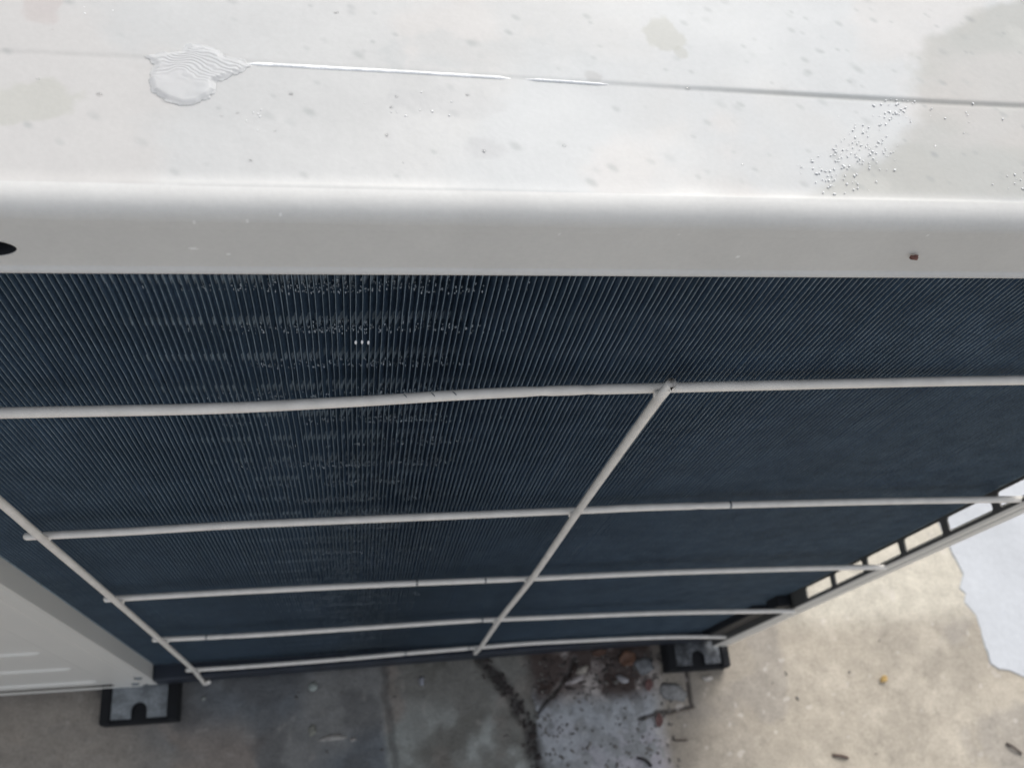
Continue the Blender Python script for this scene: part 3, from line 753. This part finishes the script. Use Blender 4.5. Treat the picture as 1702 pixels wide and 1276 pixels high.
leaf(0.1605, -0.0590, 0.0115, 0.0034, (104, 74, 70), 'small reddish leaf scrap at the dark crack, farther from the unit', 1.4, 3)
leaf(0.3790, -0.0385, 0.0085, 0.0030, (168, 140, 84), 'tiny yellow leaf scrap alone on the beige concrete', 0.5, 4, 0.6)
leaf(0.115, 0.0005, 0.013, 0.003, (96, 72, 60), 'narrow brown leaf scrap against the unit left of the orange leaf', 0.15, 5)
lump('pebble', -0.1336, -0.0120, 0.0036, 0.0036, 0.002, (154, 161, 156), 'round pale pebble alone on dark concrete below the coil', 'pebble', seed=3, sharp=0.1, group='pebbles on the ground')
lump('pebble', -0.2215, -0.0150, 0.0017, 0.0017, 0.001, (143, 147, 143), 'tiny pale pebble just right of the left rubber pad', 'pebble', seed=4, group='pebbles on the ground')
lump('stone_chip', -0.1340, -0.0465, 0.0030, 0.0040, 0.002, (139, 139, 130), 'pale stone chip standing left of the flat white flakes', 'stone chip', seed=5, group='stone chips on the ground')
lump('stone_chip', -0.1180, -0.0530, 0.0105, 0.0024, 0.0012, (161, 158, 153), 'long flat whitish flake on the dark concrete near the photo bottom', 'stone chip', rot=0.05, seed=6, group='stone chips on the ground', sharp=0.5)
lump('stone_chip', -0.1010, -0.0555, 0.0028, 0.0018, 0.0012, (153, 149, 144), 'small whitish flake right of the long flat one', 'stone chip', seed=7, group='stone chips on the ground')
lump('stone_chip', -0.0430, -0.0130, 0.0020, 0.0040, 0.004, (150, 152, 160), 'upright pale chip on the greenish concrete below the coil middle', 'stone chip', seed=8, group='stone chips on the ground')
lump('stone_chip', 0.0980, -0.0130, 0.0060, 0.0030, 0.003, (160, 153, 143), 'cream stone chip among dark debris below the unit edge', 'stone chip', rot=0.3, seed=9, group='stone chips on the ground')
lump('stone_chip', 0.0900, -0.0210, 0.0110, 0.0022, 0.0015, (165, 158, 156), 'long curved grey flake beside the dark crack junction', 'stone chip', rot=0.35, seed=10, group='stone chips on the ground')
lump('stone_chip', 0.1550, -0.0130, 0.0095, 0.0075, 0.002, (116, 118, 120), 'broad flat grey stone touching the right foot', 'stone chip', seed=11, group='stone chips on the ground', sharp=0.32)
lump('stone_chip', 0.1780, -0.0370, 0.0110, 0.0085, 0.0012, (128, 128, 127), 'broad flat grey stone inside the dark corner crack', 'stone chip', seed=12, group='stone chips on the ground', sharp=0.32)
lump('stone_chip', 0.2110, -0.0270, 0.0045, 0.0022, 0.002, (190, 184, 176), 'small light chip right in front of the right foot', 'stone chip', seed=13, group='stone chips on the ground')
lump('stone_chip', 0.1330, -0.0230, 0.0060, 0.0030, 0.002, (150, 148, 150), 'narrow grey chip between the orange leaf and the upper red scrap', 'stone chip', rot=-0.6, seed=14, group='stone chips on the ground')
r5 = random.Random(21); B = Blobs()
for k in range(260):
    x, y = r5.uniform(0.05, 0.175), r5.uniform(-0.10, 0.0)
    if r5.random() < 0.10: x, y = r5.uniform(-0.30, 0.42), r5.uniform(-0.12, 0.0)
    s = r5.uniform(0.0005, 0.0014)
    B.add((x, y, gz(x, y) + s * 0.2), (s * r5.uniform(1, 2), s, s * 0.6), r5.uniform(0, 3), jit=0.35)
gv = link('grit', B.me('grit'), mat('grit_surface', lin((104, 101, 97)), 0.8, var=0.5, vscale=90), kind='stuff'); tag(gv, 'loose grit scattered over the worn concrete below the unit', 'grit')
B = Blobs()
for k in range(210):
    t = r5.random(); pts = [(0.010, 0.003), (0.024, -0.018), (0.034, -0.030), (0.046, -0.052), (0.050, -0.09)]
    if r5.random() < 0.45: x, y = r5.uniform(0.06, 0.17), r5.uniform(-0.03, 0.0)
    else:
        q = r5.randrange(4); x = pts[q][0] * (1 - t) + pts[q + 1][0] * t + r5.gauss(0, 0.0042); y = pts[q][1] * (1 - t) + pts[q + 1][1] * t
    L_ = r5.uniform(0.002, 0.007); s = r5.uniform(0.0002, 0.0008)
    B.add((x, y, gz(x, y) + s), (L_ * 0.5, s * 1.6, s), r5.uniform(0, 3), jit=0.3)
db = link('leaf_litter', B.me('litter'), mat('litter_surface', lin((66, 60, 58)), 0.8, var=0.6, vscale=120), kind='stuff'); tag(db, 'dark rotted leaf litter filling the wide crack in the concrete', 'leaf litter')
def twig(pts, r_, col, label, grp='twigs on the ground'):
    x, y = pts[0][:2]
    me = tube_me([(a - x, b - y, gz(a, b) + r_ + c_) for a, b, c_ in pts], r_, seg=7, wob=0.12)
    o = link('twig', me, mat('twig_surface', lin(col), 0.8, var=0.3, vscale=200), loc=(x, y, 0)); tag(o, label, 'twig', grp)
twig([(0.1480, -0.0950, 0), (0.1440, -0.0905, 0.001), (0.1375, -0.0880, 0)], 0.0013, (45, 42, 42), 'short dark twig at the bottom edge of the gravelly patch')
twig([(0.3150, -0.0990, 0), (0.3210, -0.1000, 0.0015), (0.3280, -0.1020, 0)], 0.0013, (92, 78, 70), 'short brown twig on beige concrete at the bottom of the photo')
twig([(0.4850, -0.1020, 0), (0.4900, -0.1060, 0.002), (0.4960, -0.1110, 0)], 0.0013, (84, 76, 70), 'short brown twig at the bottom right on beige concrete')
twig([(0.172, -0.076, 0), (0.184, -0.077, 0.0005)], 0.0006, (70, 60, 55), 'hair-thin dark twig below the corner crack')
# speck on the lid lip
o = lump('brown_speck', 0.0309, -0.0037, 0.0011, 0.0006, 0.0006, (120, 82, 74), 'tiny brown speck stuck to the right part of the lid edge', 'speck', seed=2, sharp=0.6, z=Zw(0.0839))
o.rotation_euler.x = 0.3

# ------------------------------------------------------------------ render
S.render.engine = 'CYCLES'
S.cycles.max_bounces = 10; S.cycles.diffuse_bounces = 5; S.cycles.glossy_bounces = 5; S.cycles.transmission_bounces = 8
